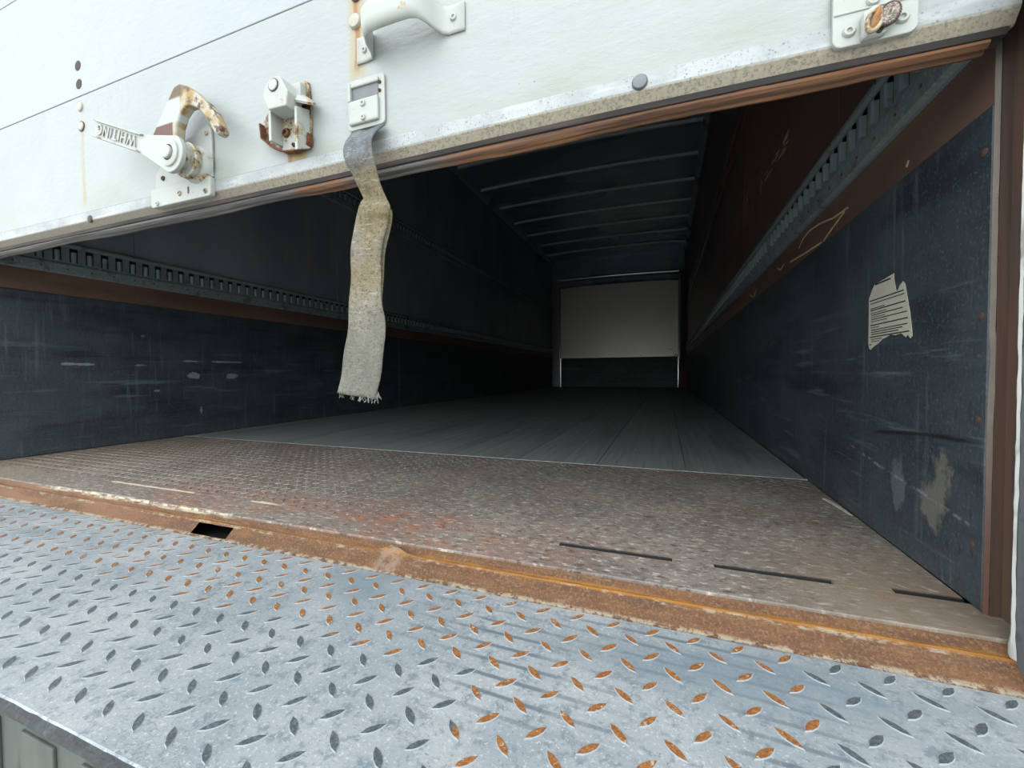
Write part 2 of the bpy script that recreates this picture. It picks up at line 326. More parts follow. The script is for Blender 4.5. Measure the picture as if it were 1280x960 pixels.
# ------------------------------------------------------------------ mesh helpers
class MB:
    def __init__(s): s.v = []; s.f = []; s.mi = []
    def add(s, vs, fs, mi=0):
        o = len(s.v); s.v += [tuple(p) for p in vs]; s.f += [tuple(i+o for i in q) for q in fs]; s.mi += [mi]*len(fs); return s
    def box(s, a, b, mi=0):
        (x0, y0, z0), (x1, y1, z1) = a, b
        return s.add([(x0,y0,z0),(x1,y0,z0),(x1,y1,z0),(x0,y1,z0),(x0,y0,z1),(x1,y0,z1),(x1,y1,z1),(x0,y1,z1)],
                     [(0,3,2,1),(4,5,6,7),(0,1,5,4),(1,2,6,5),(2,3,7,6),(3,0,4,7)], mi)
    def prism(s, pts, ax, a, b, mi=0):      # outline in the two other axes, extruded along axis ax from a to b
        n = len(pts)
        def P(p, t): q = list(p); q.insert(ax, t); return q
        vs = [P(p, a) for p in pts] + [P(p, b) for p in pts]
        return s.add(vs, [tuple(range(n)), tuple(range(2*n-1, n-1, -1))] + [(i, (i+1) % n, n+(i+1) % n, n+i) for i in range(n)], mi)
    def lathe(s, c, ax, prof, n=20, mi=0):  # prof: list of (radius, offset along ax)
        vs = []; fs = []
        for r, t in prof:
            for i in range(n):
                a = 2*math.pi*i/n; q = [r*math.cos(a), r*math.sin(a)]; q.insert(ax, t); vs.append([c[k]+q[k] for k in range(3)])
        for k in range(len(prof)-1):
            for i in range(n): fs.append((k*n+i, k*n+(i+1) % n, (k+1)*n+(i+1) % n, (k+1)*n+i))
        fs.append(tuple(range((len(prof)-1)*n, len(prof)*n))); fs.append(tuple(range(n-1, -1, -1)))
        return s.add(vs, fs, mi)
    def tube(s, pts, r, n=8, closed=False, mi=0):
        pts = [Vector(p) for p in pts]; N = len(pts); vs = []; fs = []; prev = None
        for i, p in enumerate(pts):
            t = (pts[(i+1) % N] - pts[i-1]) if closed else (pts[min(i+1, N-1)] - pts[max(i-1, 0)])
            t.normalize()
            a = Vector((0, 1, 0)) if prev is None else prev
            a = (a - t*a.dot(t));
            if a.length < 1e-4: a = Vector((1, 0, .3)) - t*t.dot(Vector((1, 0, .3)))
            a.normalize(); prev = a; b = t.cross(a)
            for k in range(n):
                q = 2*math.pi*k/n; vs.append(p + a*r*math.cos(q) + b*r*math.sin(q))
        for i in range(N if closed else N-1):
            for k in range(n):
                j = (i+1) % N; fs.append((i*n+k, i*n+(k+1) % n, j*n+(k+1) % n, j*n+k))
        if not closed: fs += [tuple(range(n-1, -1, -1)), tuple(range((N-1)*n, N*n))]
        return s.add(vs, fs, mi)
    def grid(s, rows, mi=0):
        w_ = len(rows[0]); vs = [p for r in rows for p in r]
        return s.add(vs, [(i*w_+j, i*w_+j+1, (i+1)*w_+j+1, (i+1)*w_+j) for i in range(len(rows)-1) for j in range(w_-1)], mi)
    def build(s, name, mats, parent=None, bevel=0, smooth=False, solid=0, seg=2):
        if not isinstance(mats, (list, tuple)): mats = [mats]
        L = parent_loc(parent)
        me = D.meshes.new(name); me.from_pydata([(p[0]-L[0], p[1]-L[1], p[2]-L[2]) for p in s.v], [], s.f)
        for q in mats: me.materials.append(q)
        for p, i in zip(me.polygons, s.mi): p.material_index = i
        b = bmesh.new(); b.from_mesh(me); bmesh.ops.recalc_face_normals(b, faces=b.faces)
        if smooth:
            for f_ in b.faces: f_.smooth = True
            for e in b.edges:
                if len(e.link_faces) == 2 and e.calc_face_angle() > .7: e.smooth = False
        b.to_mesh(me); b.free()
        o = D.objects.new(name, me); C.objects.link(o)
        if parent: o.parent = parent
        if solid:
            q = o.modifiers.new('thick', 'SOLIDIFY'); q.thickness = solid; q.offset = 0
        if bevel:
            q = o.modifiers.new('bevel', 'BEVEL'); q.width = bevel; q.segments = seg; q.limit_method = 'ANGLE'; q.angle_limit = .6
        return o
def parent_loc(p):
    L = Vector((0, 0, 0))
    while p: L += p.location; p = p.parent
    return L
def root(name, loc): o = D.objects.new(name, None); C.objects.link(o); o.location = loc; o.empty_display_size = .02; return o
def tag(o, label, cat, group=None):
    o['label'] = label; o['category'] = cat
    if group: o['group'] = group
    return o
def struct(o, label=None, cat=None):
    o['kind'] = 'structure'
    if label: o['label'] = label
    if cat: o['category'] = cat
    return o
def rrect(x0, x1, z0, z1, r, n=5):
    out = []
    for cx, cz, a0 in ((x1-r, z1-r, 0), (x0+r, z1-r, 90), (x0+r, z0+r, 180), (x1-r, z0+r, 270)):
        for i in range(n+1):
            a = math.radians(a0 + 90*i/n); out.append((cx+r*math.cos(a), cz+r*math.sin(a)))
    return out
def lerp(a, b, t): return a + (b-a)*t

XR, XL, YF = .367, -2.222, 8.476
XC = (XR+XL)/2
# ------------------------------------------------------------------ ground and shell
g = MB().box((-300, -300, -1.4), (300, 300, -1.25)).build('ground', M['ground'])
struct(g, 'grey concrete yard surface under the truck', 'ground')

# floor: subfloor, tread plate, planks
fl = struct(MB().box((XL-.06, .66, -.14), (XR+.06, YF+.1, -.022)).build('floor', M['under']), 'truck box floor of rusty tread plate in front and grey planks behind', 'floor')
edges = [XL]; x = -.75 - .27*8
while x < XR - .05:
    if x > XL + .05: edges.append(x)
    x += .27
edges.append(XR)
for a, b in zip(edges, edges[1:]):
    MB().box((a+.0008, 1.352, -.022), (b-.0008, YF, random.uniform(-.0006, .0004))).build('plank', M['plank'], fl, .0015, seg=1)
MB().box((XL, 1.338, -.022), (XR, 1.350, .0015)).build('joint_strip', M['plank'], fl)
t = MB(); nx = 44; ny = 8
rows = [[(lerp(XL, XR, i/nx), lerp(.7065, 1.337, j/ny), 0.0) for i in range(nx+1)] for j in range(ny+1)]
t.grid(rows); t.box((XL, .7063, -.021), (XR, 1.337, -.001))
tp = t.build('tread_plate', M['tread'], fl)
lg = MB(); p = .033
def lens(mb, cx, cy_, z, ang, L, W, H, mi_side=0, mi_top=0, taper=.62):
    ca, sa = math.cos(ang), math.sin(ang); k = [(-1, 0), (-.5, -.8), (0, -1), (.5, -.8), (1, 0), (.5, .8), (0, 1), (-.5, .8)]
    v0 = [(cx + (a*L*ca - b*W*sa), cy_ + (a*L*sa + b*W*ca), z) for a, b in k]
    v1 = [(cx + (a*L*ca*.86 - b*W*sa*taper), cy_ + (a*L*sa*.86 + b*W*ca*taper), z+H) for a, b in k]
    mb.add(v0+v1, [(i, (i+1) % 8, 8+(i+1) % 8, 8+i) for i in range(8)], mi_side); mb.add(v1, [tuple(range(8))], mi_top)
i = 0
random.seed(3)
yy = .722
while yy < 1.325:
    xx = XL + .02 + (.5*p if i % 2 else 0)
    while xx < XR - .015:
        wear = min(1, max(0, (xx+1.0)/.7))*min(1, max(0, (1.36-yy)/.15))
        if random.random() > wear*.55: lens(lg, xx, yy, -.0002, math.radians(45 if i % 2 else -45), .0105, .0031, lerp(.0014, .0007, wear)*random.uniform(.7, 1.1))
        xx += p
    yy += p*.5; i += 1
lo = lg.build('tread_lugs', M['tread_lug'], fl); lo['kind'] = 'stuff'
# sill strip in front of the tread plate, slits at y = .70 with weld between
MB().box((XL, .6125, -.022), (XR+.02, .6945, 0)).build('sill_strip', M['tread'], fl, .0015, seg=1)
MB().box((XL, .7042, -.021), (XR, .7062, -.0010)).build('slit_shade_strip', M['under'], fl)  # black strip added inside the gap, standing in for its shade
slits = [(-2.08, -1.99, 0), (-1.81, -1.60, 0), (-1.47, -1.12, 1), (-.92, -.76, 1), (-.672, -.471, 0), (-.413, -.227, 1), (-.173, .011, 0), (.071, .223, 0), (.291, .364, 0)]
xa = XL
for a, b, pale in slits + [(XR, XR, 0)]:
    if a - xa > .01: MB().box((xa, .6935, -.02), (a, .7075, .0003)).build('weld_joint', M['tread'], fl)
    if b < -.2: MB().box((a-.004, .7002 if not pale else .7030, -.02), (b+.004, .7075, .0002)).build('weld_joint', M['tread'], fl)
    if pale:
        rows = []; nseg = int((b-a)/.008)
        for k in range(nseg+1):
            xx = lerp(a, b, k/nseg); h = .0004 + .0012*random.random(); wv = .0016*random.random()
            y0, y1 = (.6935, .7010) if b < -.5 else (.6935, .697)
            rows.append([(xx, y0-wv, -.0005), (xx, y0+.0012, h), (xx, y1-.0012, h*.9), (xx, y1+wv*(1 if b < -.5 else .2), -.002)])
        MB().grid(rows).build('weld_bead', M['weld'], fl, smooth=True)
    xa = b
# debris scrap lying along the right wall
sc_pts = [(.3440, 1.146), (.3475, 1.120), (.3530, 1.080), (.3570, 1.040), (.3605, 1.030), (.3600, 1.060), (.3585, 1.095), (.3545, 1.130), (.3500, 1.150)]
o = MB().prism(sc_pts, 2, .0012, .0032).build('tape_scrap', M['paper'])
tag(o, 'thin pale scrap of tape lying on the tread plate along the right wall', 'scrap')

# side walls ------------------------------------------------------------------
def wall(side):
    X = XR if side > 0 else XL
    def bx(a, b): return (min(a, b), max(a, b))
    nm = 'wall_right' if side > 0 else 'wall_left'
    x0, x1 = bx(X + side*.014, X + side*.07)
    wl = struct(MB().box((x0, .60 if side < 0 else .674, -.14), (x1, YF+.1, 2.68)).build(nm, M['under']), 'dark lined %s side wall of the truck box' % ('right' if side > 0 else 'left'), 'wall')
    y0 = .669 if side > 0 else .655
    # kick plates
    xs = bx(X - side*.001, X + side*.013)
    ya = y0 + .0005; cuts = [y0 + .0005, 3.10, 5.55, YF-.01]
    for a, b in zip(cuts, cuts[1:]):
        MB().box((xs[0], a+.001, .001), (xs[1], b-.001, .618)).build('kick_plate', M['kick'], wl, .002, seg=1)
    xs = bx(X + side*.002, X + side*.013)
    for a, b in zip([y0+.0005, 1.16] + [1.16+2.44*k for k in range(1, 3)], [1.16] + [1.16+2.44*k for k in range(1, 3)] + [YF-.01]):
        MB().box((xs[0], a+.0008, .6185), (xs[1], b-.0008, .704)).build('lower_board', M['band'], wl, .001, seg=1)
    ys = [y0+.0005] + [1.16 + 1.22*k for k in range(6)] + [YF-.01]
    for a, b in zip(ys, ys[1:]):
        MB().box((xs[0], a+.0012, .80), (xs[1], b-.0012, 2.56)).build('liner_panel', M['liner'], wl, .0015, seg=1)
    return wl
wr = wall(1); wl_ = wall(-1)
# cut edge of the right liner with its dent, screws
rows = []
for k in range(41):
    z = 2.5*k/40 if k > 16 else .62*k/16*1.0
    dx = .004*math.exp(-((z-.30)/.02)**2) + (random.random()-.5)*.0006
    rows.append([(XR-.0015+dx*.5, .6685, z), (XR+.0030+dx, .6675, z), (XR+.0035+dx, .672, z)])
MB().grid(rows).build('edge_strip', M['edge'], wr, solid=.0015)
for y, z in ((.684, .566), (.683, .366), (.684, .237), (.690, .078)):
    MB().lathe((XR-.0012, y, z), 0, [(.0052, .001), (.005, -.0006), (.0035, -.0012), (.001, -.0012)], 14).build('screw_head', M['bolt_dark'], wr, smooth=True)
# scratches gouged in the brown band on the right wall
sb = MB()
for poly in ([(1.10, .652), (1.18, .658), (1.28, .676), (1.36, .684), (1.42, .676), (1.45, .662)], [(1.118, .650), (1.17, .640), (1.245, .624)], [(1.26, .624), (1.38, .631), (1.54, .643)], [(2.05, .66), (2.10, .632), (2.16, .640), (2.22, .664)], [(.862, .640), (.868, .632)], [(1.62, .655), (1.66, .646), (1.70, .662)], [(2.10, .634), (2.12, .675)]):
    for (a, b), (c_, d) in zip(poly, poly[1:]):
        L = math.hypot(c_-a, d-b); ny_, nz_ = -(d-b)/L*.0022, (c_-a)/L*.0022
        sb.add([(XR+.0012, a-ny_, b-nz_), (XR+.0012, c_-ny_, d-nz_), (XR+.0012, c_+ny_, d+nz_), (XR+.0012, a+ny_, b+nz_), (XR+.0021, a-ny_, b-nz_), (XR+.0021, c_-ny_, d-nz_), (XR+.0021, c_+ny_, d+nz_), (XR+.0021, a+ny_, b+nz_)], [(0, 1, 2, 3), (4, 7, 6, 5), (0, 4, 5, 1), (1, 5, 6, 2), (2, 6, 7, 3), (3, 7, 4, 0)])
random.seed(11)
sl = []
for _ in range(16): sl.append((random.uniform(1.58, 1.90), random.uniform(1.03, 1.08), random.uniform(.04, .09), random.uniform(-.1, .35), .005))
for _ in range(9): sl.append((random.uniform(1.95, 2.2), random.uniform(1.02, 1.12), random.uniform(.02, .04), random.uniform(.9, 1.5), .002))
for _ in range(10): sl.append((random.uniform(2.27, 2.42), random.uniform(1.02, 1.17), random.uniform(.03, .08), random.uniform(1.2, 1.7), .006))
for _ in range(14): sl.append((random.uniform(2.5, 3.8), random.uniform(.92, 1.25), random.uniform(.02, .09), random.uniform(.3, 1.5), .004))
for cy2, cz2, L, an_, hw_ in sl:
    dy, dz = math.cos(an_)*L/2, math.sin(an_)*L/2; ny_, nz_ = -math.sin(an_)*hw_, math.cos(an_)*hw_
    x0, x1 = XR+.0024, XR+.0014
    o4 = [(cy2-dy, cz2-dz), (cy2+ny_, cz2+nz_), (cy2+dy, cz2+dz), (cy2-ny_*.7, cz2-nz_*.7)]
    sb.add([(x0, *k) for k in o4] + [(x1, *k) for k in o4], [(4, 5, 6, 7), (0, 1, 5, 4), (1, 2, 6, 5), (2, 3, 7, 6), (3, 0, 4, 7)])
q = sb.build('gouges', M['scratch'], wr); q['kind'] = 'stuff'

# cargo rails: pressed loops between slots ------------------------------------------------
def rail(side, z0, label, mt='track'):
    X = XR if side > 0 else XL
    def P(d, y, z): return (X - side*d, y, z)
    ya, yb = (.672 if side > 0 else .66), YF-.02
    r = root('cargo_rail', (X, (ya+yb)/2, z0))
    H_ = .125
    prof = [(-.003, 0), (.004, .0), (.013, .004), (.014, .036), (.007, .044), (.007, .050)]
    top = [(.007, .104), (.007, .108), (.013, .113), (.013, .121), (.004, H_), (-.003, H_)]
    b = MB()
    for pr in (prof, top):
        b.grid([[P(d, y, z0+h) for d, h in pr] for y in (ya, yb)])
    y = .9515; pitch = .0487
    while y - pitch > ya + .03: y -= pitch
    bars = []; ends = ya
    lp = MB()
    while y < yb - .03:
        a, c_ = y-.0125, y+.0125
        b.grid([[P(.007, yy, z0+.050), P(.007, yy, z0+.104)] for yy in (ends, a)])
        ends = c_
        zl, zh = z0+.048, z0+.091
        pr = [(-.0075, .0065), (-.0062, .0135), (-.002, .0165), (.002, .0165), (.0062, .0135), (.0075, .0065)]
        lp.grid([[P(d, y+dy, zl+.002) for dy, d in pr], [P(d, y+dy, zh-.002) for dy, d in pr]])
        lp.add([P(d, y+dy, zl+.002) for dy, d in pr] , [tuple(range(6))])
        y += pitch
    b.grid([[P(.007, yy, z0+.050), P(.007, yy, z0+.104)] for yy in (ends, yb)])
    b.build('channel', M[mt], r, solid=.0012)
    q = lp.build('slot_loops', M[mt], r, solid=.001); q['kind'] = 'stuff'
    MB().grid([[P(-.0015, yy, z0+h) for h in (.045, .108)] for yy in (ya, yb)]).build('slot_backing', M['track_dark'], r)
    s_ = MB(); y = ya + .05; k = 0
    while y < 4.2:
        for h in ((.020,) if k % 3 else (.020, .118)):
            d = .0136 if h < .1 else .0125
            c_ = P(d, y, z0+h); s_.lathe(c_, 0, [(.0034, .001*side), (.003, -.0012*side), (.001, -.0016*side)], 8)
        y += .0487*1.5; k += 1
    q = s_.build('rail_screws', M['bolt_dark'], r); q['kind'] = 'stuff'
    return tag(r, label, 'cargo rail', 'cargo rails along the side walls')
rail(1, .70, 'lower slotted grey steel cargo rail on the right wall above the brown band')
rail(-1, .70, 'lower slotted grey steel cargo rail on the left wall above the dark kick plates')
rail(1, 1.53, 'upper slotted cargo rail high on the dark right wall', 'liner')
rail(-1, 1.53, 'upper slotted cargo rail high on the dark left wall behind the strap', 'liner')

# ceiling --------------------------------------------------------------------
ce = struct(MB().box((XL-.06, .62, 2.64), (XR+.06, YF+.1, 2.70)).build('ceiling', M['under']), 'dark roof of the truck box with curved cross bows', 'ceiling')
def arch(x): return .03*(1-((x-XC)/1.3)**2)
rows = [[(lerp(XL, XR, i/24), lerp(.68, YF, j/60), 2.595 + arch(lerp(XL, XR, i/24))) for i in range(25)] for j in range(61)]
MB().grid(rows).build('roof_skin', M['ceil'], ce, smooth=True)
for k in range(12):
    y = 4.18 + .615*(k-5)
    if y > 8.2: break
    b = MB(); rows = []
    for i in range(25):
        x = lerp(-2.20, .315, i/24); z = 2.572 + arch(x)
        rows.append([(x, y-.030, z+.020), (x, y-.016, z+.018), (x, y-.012, z), (x, y+.012, z), (x, y+.016, z+.018), (x, y+.030, z+.020)])
    b.grid(rows).build('roof_bow', M['bow'], ce)
for s_, X in ((1, XR), (-1, XL)):
    MB().prism([(X, 2.52), (X - s_*.012, 2.52), (X - s_*.03, 2.545), (X - s_*.055, 2.60), (X, 2.62)], 1, .68, YF).build('roof_rail', M['ceil'], ce)

# front wall ---------------------------------------------------------------------
fw = struct(MB().box((XL-.06, YF+.02, -.14), (XR+.06, YF+.1, 2.68)).build('wall_front', M['under']), 'far front wall, white above and black below', 'wall')
MB().box((-2.08, YF, .594), (.262, YF+.02, 2.06)).build('white_panel', M['front'], fw)
MB().box((-2.08, YF-.004, .001), (.262, YF+.02, .590)).build('kick_plate', M['kick'], fw)
for a, b in ((-2.222, -2.085), (.267, .367)):
    MB().prism([(a, YF+.02), (b, YF+.02), (b, YF-.01), ((a+b)/2, YF-.03), (a, YF-.06 if a < -1 else YF-.03)] if a < -1 else [(a, YF+.02), (b, YF+.02), (b, YF-.06), ((a+b)/2, YF-.03), (a, YF-.01)], 2, 0, 2.6).build('corner_post', M['liner'], fw)
for x in (-2.05, .228):
    MB().lathe((x, YF-.024, 0), 2, [(.019, .002), (.019, .594)], 24).build('narrow_post', M['polished'], fw, smooth=True)
for x in (-2.068, .247):
    MB().lathe((x, YF-.018, 0), 2, [(.024, .55), (.024, 2.08)], 24).build('wide_post', M['front_gloss'], fw, smooth=True)
rows = [[(lerp(-2.085, .267, i/16), YF-.02, 2.02 + arch(lerp(-2.085, .267, i/16))*1.6 - .0), (lerp(-2.085, .267, i/16), YF-.05, 2.05 + arch(lerp(-2.085, .267, i/16))*1.6), (lerp(-2.085, .267, i/16), YF-.05, 2.14 + arch(lerp(-2.085, .267, i/16)))] for i in range(17)]
MB().grid(rows).build('header_band', M['ceil'], fw, solid=.004)
MB().tube([(lerp(-2.06, .24, i/10), YF-.06, 2.185 + arch(lerp(-2.06, .24, i/10))*.8) for i in range(11)], .036, 12).build('header_tube', M['bright'], fw, smooth=True)
MB().box((XL, YF-.04, 2.22), (XR, YF+.02, 2.62)).build('upper_panel', M['ceil'], fw)

# rear frame: sill, posts, header ---------------------------------------------------------------
rows = []; xs = []
x = -2.62
while x < .62: xs.append(x); x += .0175
HX0, HX1 = -.945, -.828
def sill_profile(x):
    h = lambda a: (random.random()-.5)*a
    bump = math.exp(-((x+.445)/.022)**2)
    wob = .0012*math.sin(x*9)+.0008*math.sin(x*23+1)
    return [(.66, -.004), (.6135, -.0035), (.609+wob*.4, -.0065+h(.002)), (.6045+wob*.4, -.0145+h(.0012)), (.600+wob*.5, -.0160+h(.001)), (.5965+wob*.5, -.0125+h(.0012)+.014*bump), (.5925+wob*.5, -.0165+h(.001)+.013*bump), (.583, -.0255+h(.0012)+.008*bump), (.574+h(.001), -.0335+h(.0008)+.006*bump), (.5685+h(.002), -.0352), (.5665+h(.002), -.050)]
prof = [sill_profile(x) for x in xs]
b = MB()
for i in range(len(xs)-1):
    xm = (xs[i]+xs[i+1])/2; hole = HX0 < xm < HX1
    for j in range(len(prof[0])-1):
        if hole and j in (6, 7): continue
        b.add([(xs[i], *prof[i][j]), (xs[i], *prof[i][j+1]), (xs[i+1], *prof[i+1][j+1]), (xs[i+1], *prof[i+1][j])], [(0, 1, 2, 3)])
tr = struct(b.build('trim_1', M['sill'], smooth=False), 'rusty orange steel door sill across the rear of the box', 'sill')
MB().box((-2.62, .5675, -.075), (.62, .66, -.052)).build('sill_base', M['under'], tr)
# rear posts
for nm, s_, xi in (('trim_2', 1, .3535), ('trim_3', -1, -2.2085)):
    a, b2 = sorted((xi, xi + s_*.16))
    po = struct(MB().prism([(a, .6), (b2, .6), (b2, .545), (lerp(a, b2, .5), .545), (a + (.004 if s_ > 0 else 0), .560), (a, .57)], 2, -.03, 2.62).build(nm, M['frame']), 'grey steel rear post on the %s of the opening' % ('right' if s_ > 0 else 'left'), 'post')
    c0, c1 = sorted((xi + s_*.0275, xi + s_*.16))
    MB().box((c0, .601, -.03), (c1, .673, 2.6)).build('door_track', M['channel'], po)
    k0, k1 = sorted((xi + s_*.0235, xi + s_*.028))
    MB().box((k0, .628, .012), (k1, .640, 2.5)).build('track_lip', M['rust'], po, .001)
    MB().box((min(xi, xi+s_*.16), .60, -.03), (max(xi, xi+s_*.16), .672, -.006)).build('post_foot', M['sill'], po)
    if s_ > 0: MB().box((XR+.0042, .6655, -.01), (XR+.017, .6692, 2.5)).build('channel_edge', M['channel'], po)
    rows = []
    for i in range(90):
        z = -.012 + i*.012; w_ = .0016 + .0012*random.random() + (.0035*math.exp(-((z+.008)/.012)**2))
        x = xi - s_*.0006 + (random.random()-.5)*.0008
        rows.append([(x, .6 - w_*1.4, z), (x - s_*.0022, .5985, z), (x, .6 + w_*1.2, z)])
    MB().grid(rows).build('sealant_bead', M['sealant'], po, smooth=True)
MB().prism([(.3535, .585), (.3545, .560), (.46, .520), (.52, .52), (.52, .585)], 2, -.034, -.026).build('base_flange', M['frame'], D.objects['trim_2'])
struct(MB().box((-2.40, .545, 2.42), (.55, .68, 2.70)).build('trim_4', M['frame'], bevel=.006), 'grey steel header above the rear door', 'header')
MB().box((-2.40, .57, -.42), (.55, .70, -.076)).build('rear_crossmember', M['under'], tr)
sk = struct(MB().box((XL-.10, .60, -.20), (XL-.07, YF+.14, 2.72)).box((XR+.07, .60, -.20), (XR+.10, YF+.14, 2.72)).box((XL-.10, .60, 2.70), (XR+.10, YF+.14, 2.74)).box((XL-.10, YF+.1, -.2), (XR+.10, YF+.14, 2.72)).build('trim_5', M['skin']), 'white outer skin of the truck box', 'truck body')

# ------------------------------------------------------------------ roll-up door
dr = struct(root('door_1', (XC, .62, .655)), 'white roll up rear door raised part way', 'door')
DX0, DX1 = -2.213, .3585
zz = [.714, 1.0075, 1.335, 1.663, 1.99, 2.318, 2.44]
for k, (a, b) in enumerate(zip(zz, zz[1:])):
    o = MB().box((DX0, .6205, a+.0008), (DX1, .648, b-.0012)).build('door_panel', M['door_low' if k == 0 else 'door_up'], dr, .0015, seg=2)
# bottom rail: flat face, tilted lip, dark underside strip, brown seal
def bow(x): return .0045*math.exp(-((x+.1)/.38)**2)     # the bottom edge is bent up a little
def swept(prof, x0, x1, n, name, mat):
    b = MB(); k = len(prof)
    vs = [(lerp(x0, x1, i/n), y, z + bow(lerp(x0, x1, i/n))) for i in range(n+1) for y, z in prof]
    fs = [(i*k+j, i*k+(j+1) % k, (i+1)*k+(j+1) % k, (i+1)*k+j) for i in range(n) for j in range(k)]
    fs += [tuple(range(k)), tuple(range(n*k, n*k+k))]
    return b.add(vs, fs).build(name, mat, dr)
swept([(.619, .714), (.648, .714), (.648, .678), (.630, .677), (.6285, .6782), (.6195, .6905), (.6185, .6935)], DX0, DX1, 60, 'bottom_rail', M['rail_metal'])
swept([(.6285, .6785), (.650, .6785), (.650, .669), (.632, .6715)], DX0, DX1-.004, 60, 'rubber_strip', M['rubber'])
rows = []
for i in range(120):
    x = lerp(DX0, DX1-.016, i/119)
    s_ = .0018*math.sin(x*7) + .0012*math.sin(x*17+2) + (random.random()-.5)*.0010
    dip = -.003*math.exp(-((x+.62)/.12)**2)
    e = .0035*math.exp(-((x-.11)/.008)**2)
    u_ = .0045 + bow(x)
    rows.append([(a_, b_, c_+u_) for a_, b_, c_ in [(x, .637, .6690), (x, .6345, .6655+s_*.4+e), (x, .6345, .6620+s_*.5), (x, .6375, .6585+s_+dip), (x, .641, .6570+s_+dip), (x, .644, .6588+s_), (x, .6455, .6560+s_+dip), (x, .649, .6545+s_+dip), (x, .655, .6565+s_), (x, .655, .670)]])
MB().grid(rows).build('bottom_seal', M['seal'], dr, smooth=True)
def bolt(x, z, r, mat, h=.004, name='bolt_head', y=.6205, n=20):
    return MB().lathe((x, y, z), 1, [(r, .001), (r, -h*.5), (r*.86, -h*.9), (r*.5, -h), (.0005, -h)], n).build(name, M[mat], dr, smooth=True)
for x, z in ((-1.396, 1.084), (-1.394, 1.038)): bolt(x, z, .0125, 'hole', .0008, 'rivet_hole')
bolt(-1.391, .980, .011, 'bolt_white'); bolt(-1.388, .931, .0105, 'bolt_white')
MB().lathe((-1.388, .6200, .931), 1, [(.0128, .001), (.0128, -.0012), (.0108, -.0012)], 18).build('bolt_ring', M['bolt_dark'], dr)
bolt(-1.361, .695, .009, 'bolt_dark', .003, y=.619)
bolt(-.527, .936, .013, 'bolt_white', .006); bolt(-.524, .983, .0125, 'bolt_dark', .004)
bolt(-.035, .7065, .0108, 'bolt', .005, y=.619)
bolt(-1.40, 1.262, .0125, 'hole', .0008, 'rivet_hole')
bolt(.338, .98, .012, 'bolt_white'); bolt(.338, .935, .012, 'bolt_white')

# ------------------------------------------------------------------ rotary latch
def rivet(parent, x, z, y, r=.006, h=.003, mat='hw'):
    o = MB().lathe((x, y, z), 1, [(r, .001), (r, -h*.4), (r*.8, -h), (r*.45, -h*1.05), (r*.38, -h*.4), (.0004, -h*.35)], 14).build('rivet', M[mat], parent, smooth=True)
    return o
LY = .556
la = tag(root('rotary_latch', (-1.0, .618, .68)), 'white rotary door latch with long embossed lever and rusty curved hook', 'latch')
pl = MB().prism([(-1.094, .722), (-.906, .722), (-.904, .80), (-.907, .824), (-.915, .831), (-.945, .826), (-1.02, .806), (-1.072, .775), (-1.092, .755)], 1, .6145, .6195).build('back_plate', M['hw'], la, .0012)
fl_ = MB().prism(rrect(-1.100, -.903, .680, .7215, .006), 1, .608, .6195).build('lower_flange', M['hw'], la, .002)
for x, z in ((-1.0761, .687), (-.9163, .6905)): rivet(fl_, x, z, .608, .0055, mat='hw_worn')
rivet(fl_, -1.000, .698, .608, .0055, mat='hw_rust')
MB().box((-.9735, .6072, .694), (-.9695, .610, .708)).build('slot_mark', M['bolt_dark'], fl_)
rivet(pl, -.9188, .8157, .6145, .0058, mat='hw_worn'); rivet(pl, -1.065, .7443, .6145, .0055, mat='bolt_dark'); rivet(pl, -.9163, .7497, .6145, .003, mat='bolt_dark')
HC = (-.941, .749)
MB().lathe((HC[0], .6145, HC[1]), 1, [(.040, 0), (.038, -.012), (.030, -.022), (.030, -.030)], 28).build('boss', M['hw_worn'], la, smooth=True)
MB().lathe((HC[0], .596, HC[1]), 1, [(.0345, 0), (.036, -.002), (.036, -.012), (.034, -.014), (.02, -.014), (.02, -.03)], 30).build('cam_disc', M['disc'], la, smooth=True)
# lever: hub, tapering neck, channel handle with rims
d = Vector((-.93, .375)).normalized(); u = Vector((-d.y, d.x))       # along lever, and the lettering's up (pointing down)
def L2(a, b): return (HC[0] + d.x*a + u.x*b, HC[1] + d.y*a + u.y*b)
pts = []
for i in range(15):
    a = math.radians(-100 + (-160)*i/14 )
    pts.append(L2(.0375*math.cos(a), .0375*math.sin(a)))
neck = .098
out = pts + [L2(neck, .0185), L2(.272, .0185), L2(.274, -.0185), L2(neck, -.0185)]
MB().prism(out, 1, LY, LY+.009).build('lever_arm', M['hw'], la, .0015)
lv = [o for o in la.children if o.name.startswith('lever_arm')][0]
for s_ in (-1, 1):
    e = MB().prism([L2(neck-.004, s_*.0185), L2(.273, s_*.0185), L2(.273, s_*.0150), L2(neck+.004, s_*.0150)], 1, LY-.0055, LY+.001).build('rim', M['hw_worn'], lv, .001)
MB().lathe((HC[0], LY, HC[1]), 1, [(.026, .001), (.026, -.003), (.022, -.0045), (.0158, -.0045), (.0156, -.0025)], 28).build('washer', M['hw'], la, smooth=True)
MB().lathe((HC[0], LY, HC[1]), 1, [(.0128, .001), (.0128, -.008), (.0112, -.0095), (.0005, -.0095)], 24).build('pivot_pin', M['hw'], la, smooth=True)
MB().lathe((HC[0], LY, HC[1]), 1, [(.0152, .001), (.0152, -.0030), (.0130, -.0030)], 24).build('pin_gap', M['hole'], la)
cu = D.curves.new('lettering', 'FONT'); cu.body = 'WHITING'; cu.size = .030; cu.extrude = .0016; cu.align_x = 'CENTER'; cu.align_y = 'CENTER'; cu.space_character = 1.12
to = D.objects.new('lettering_src', cu); C.objects.link(to); bpy.context.view_layer.update()
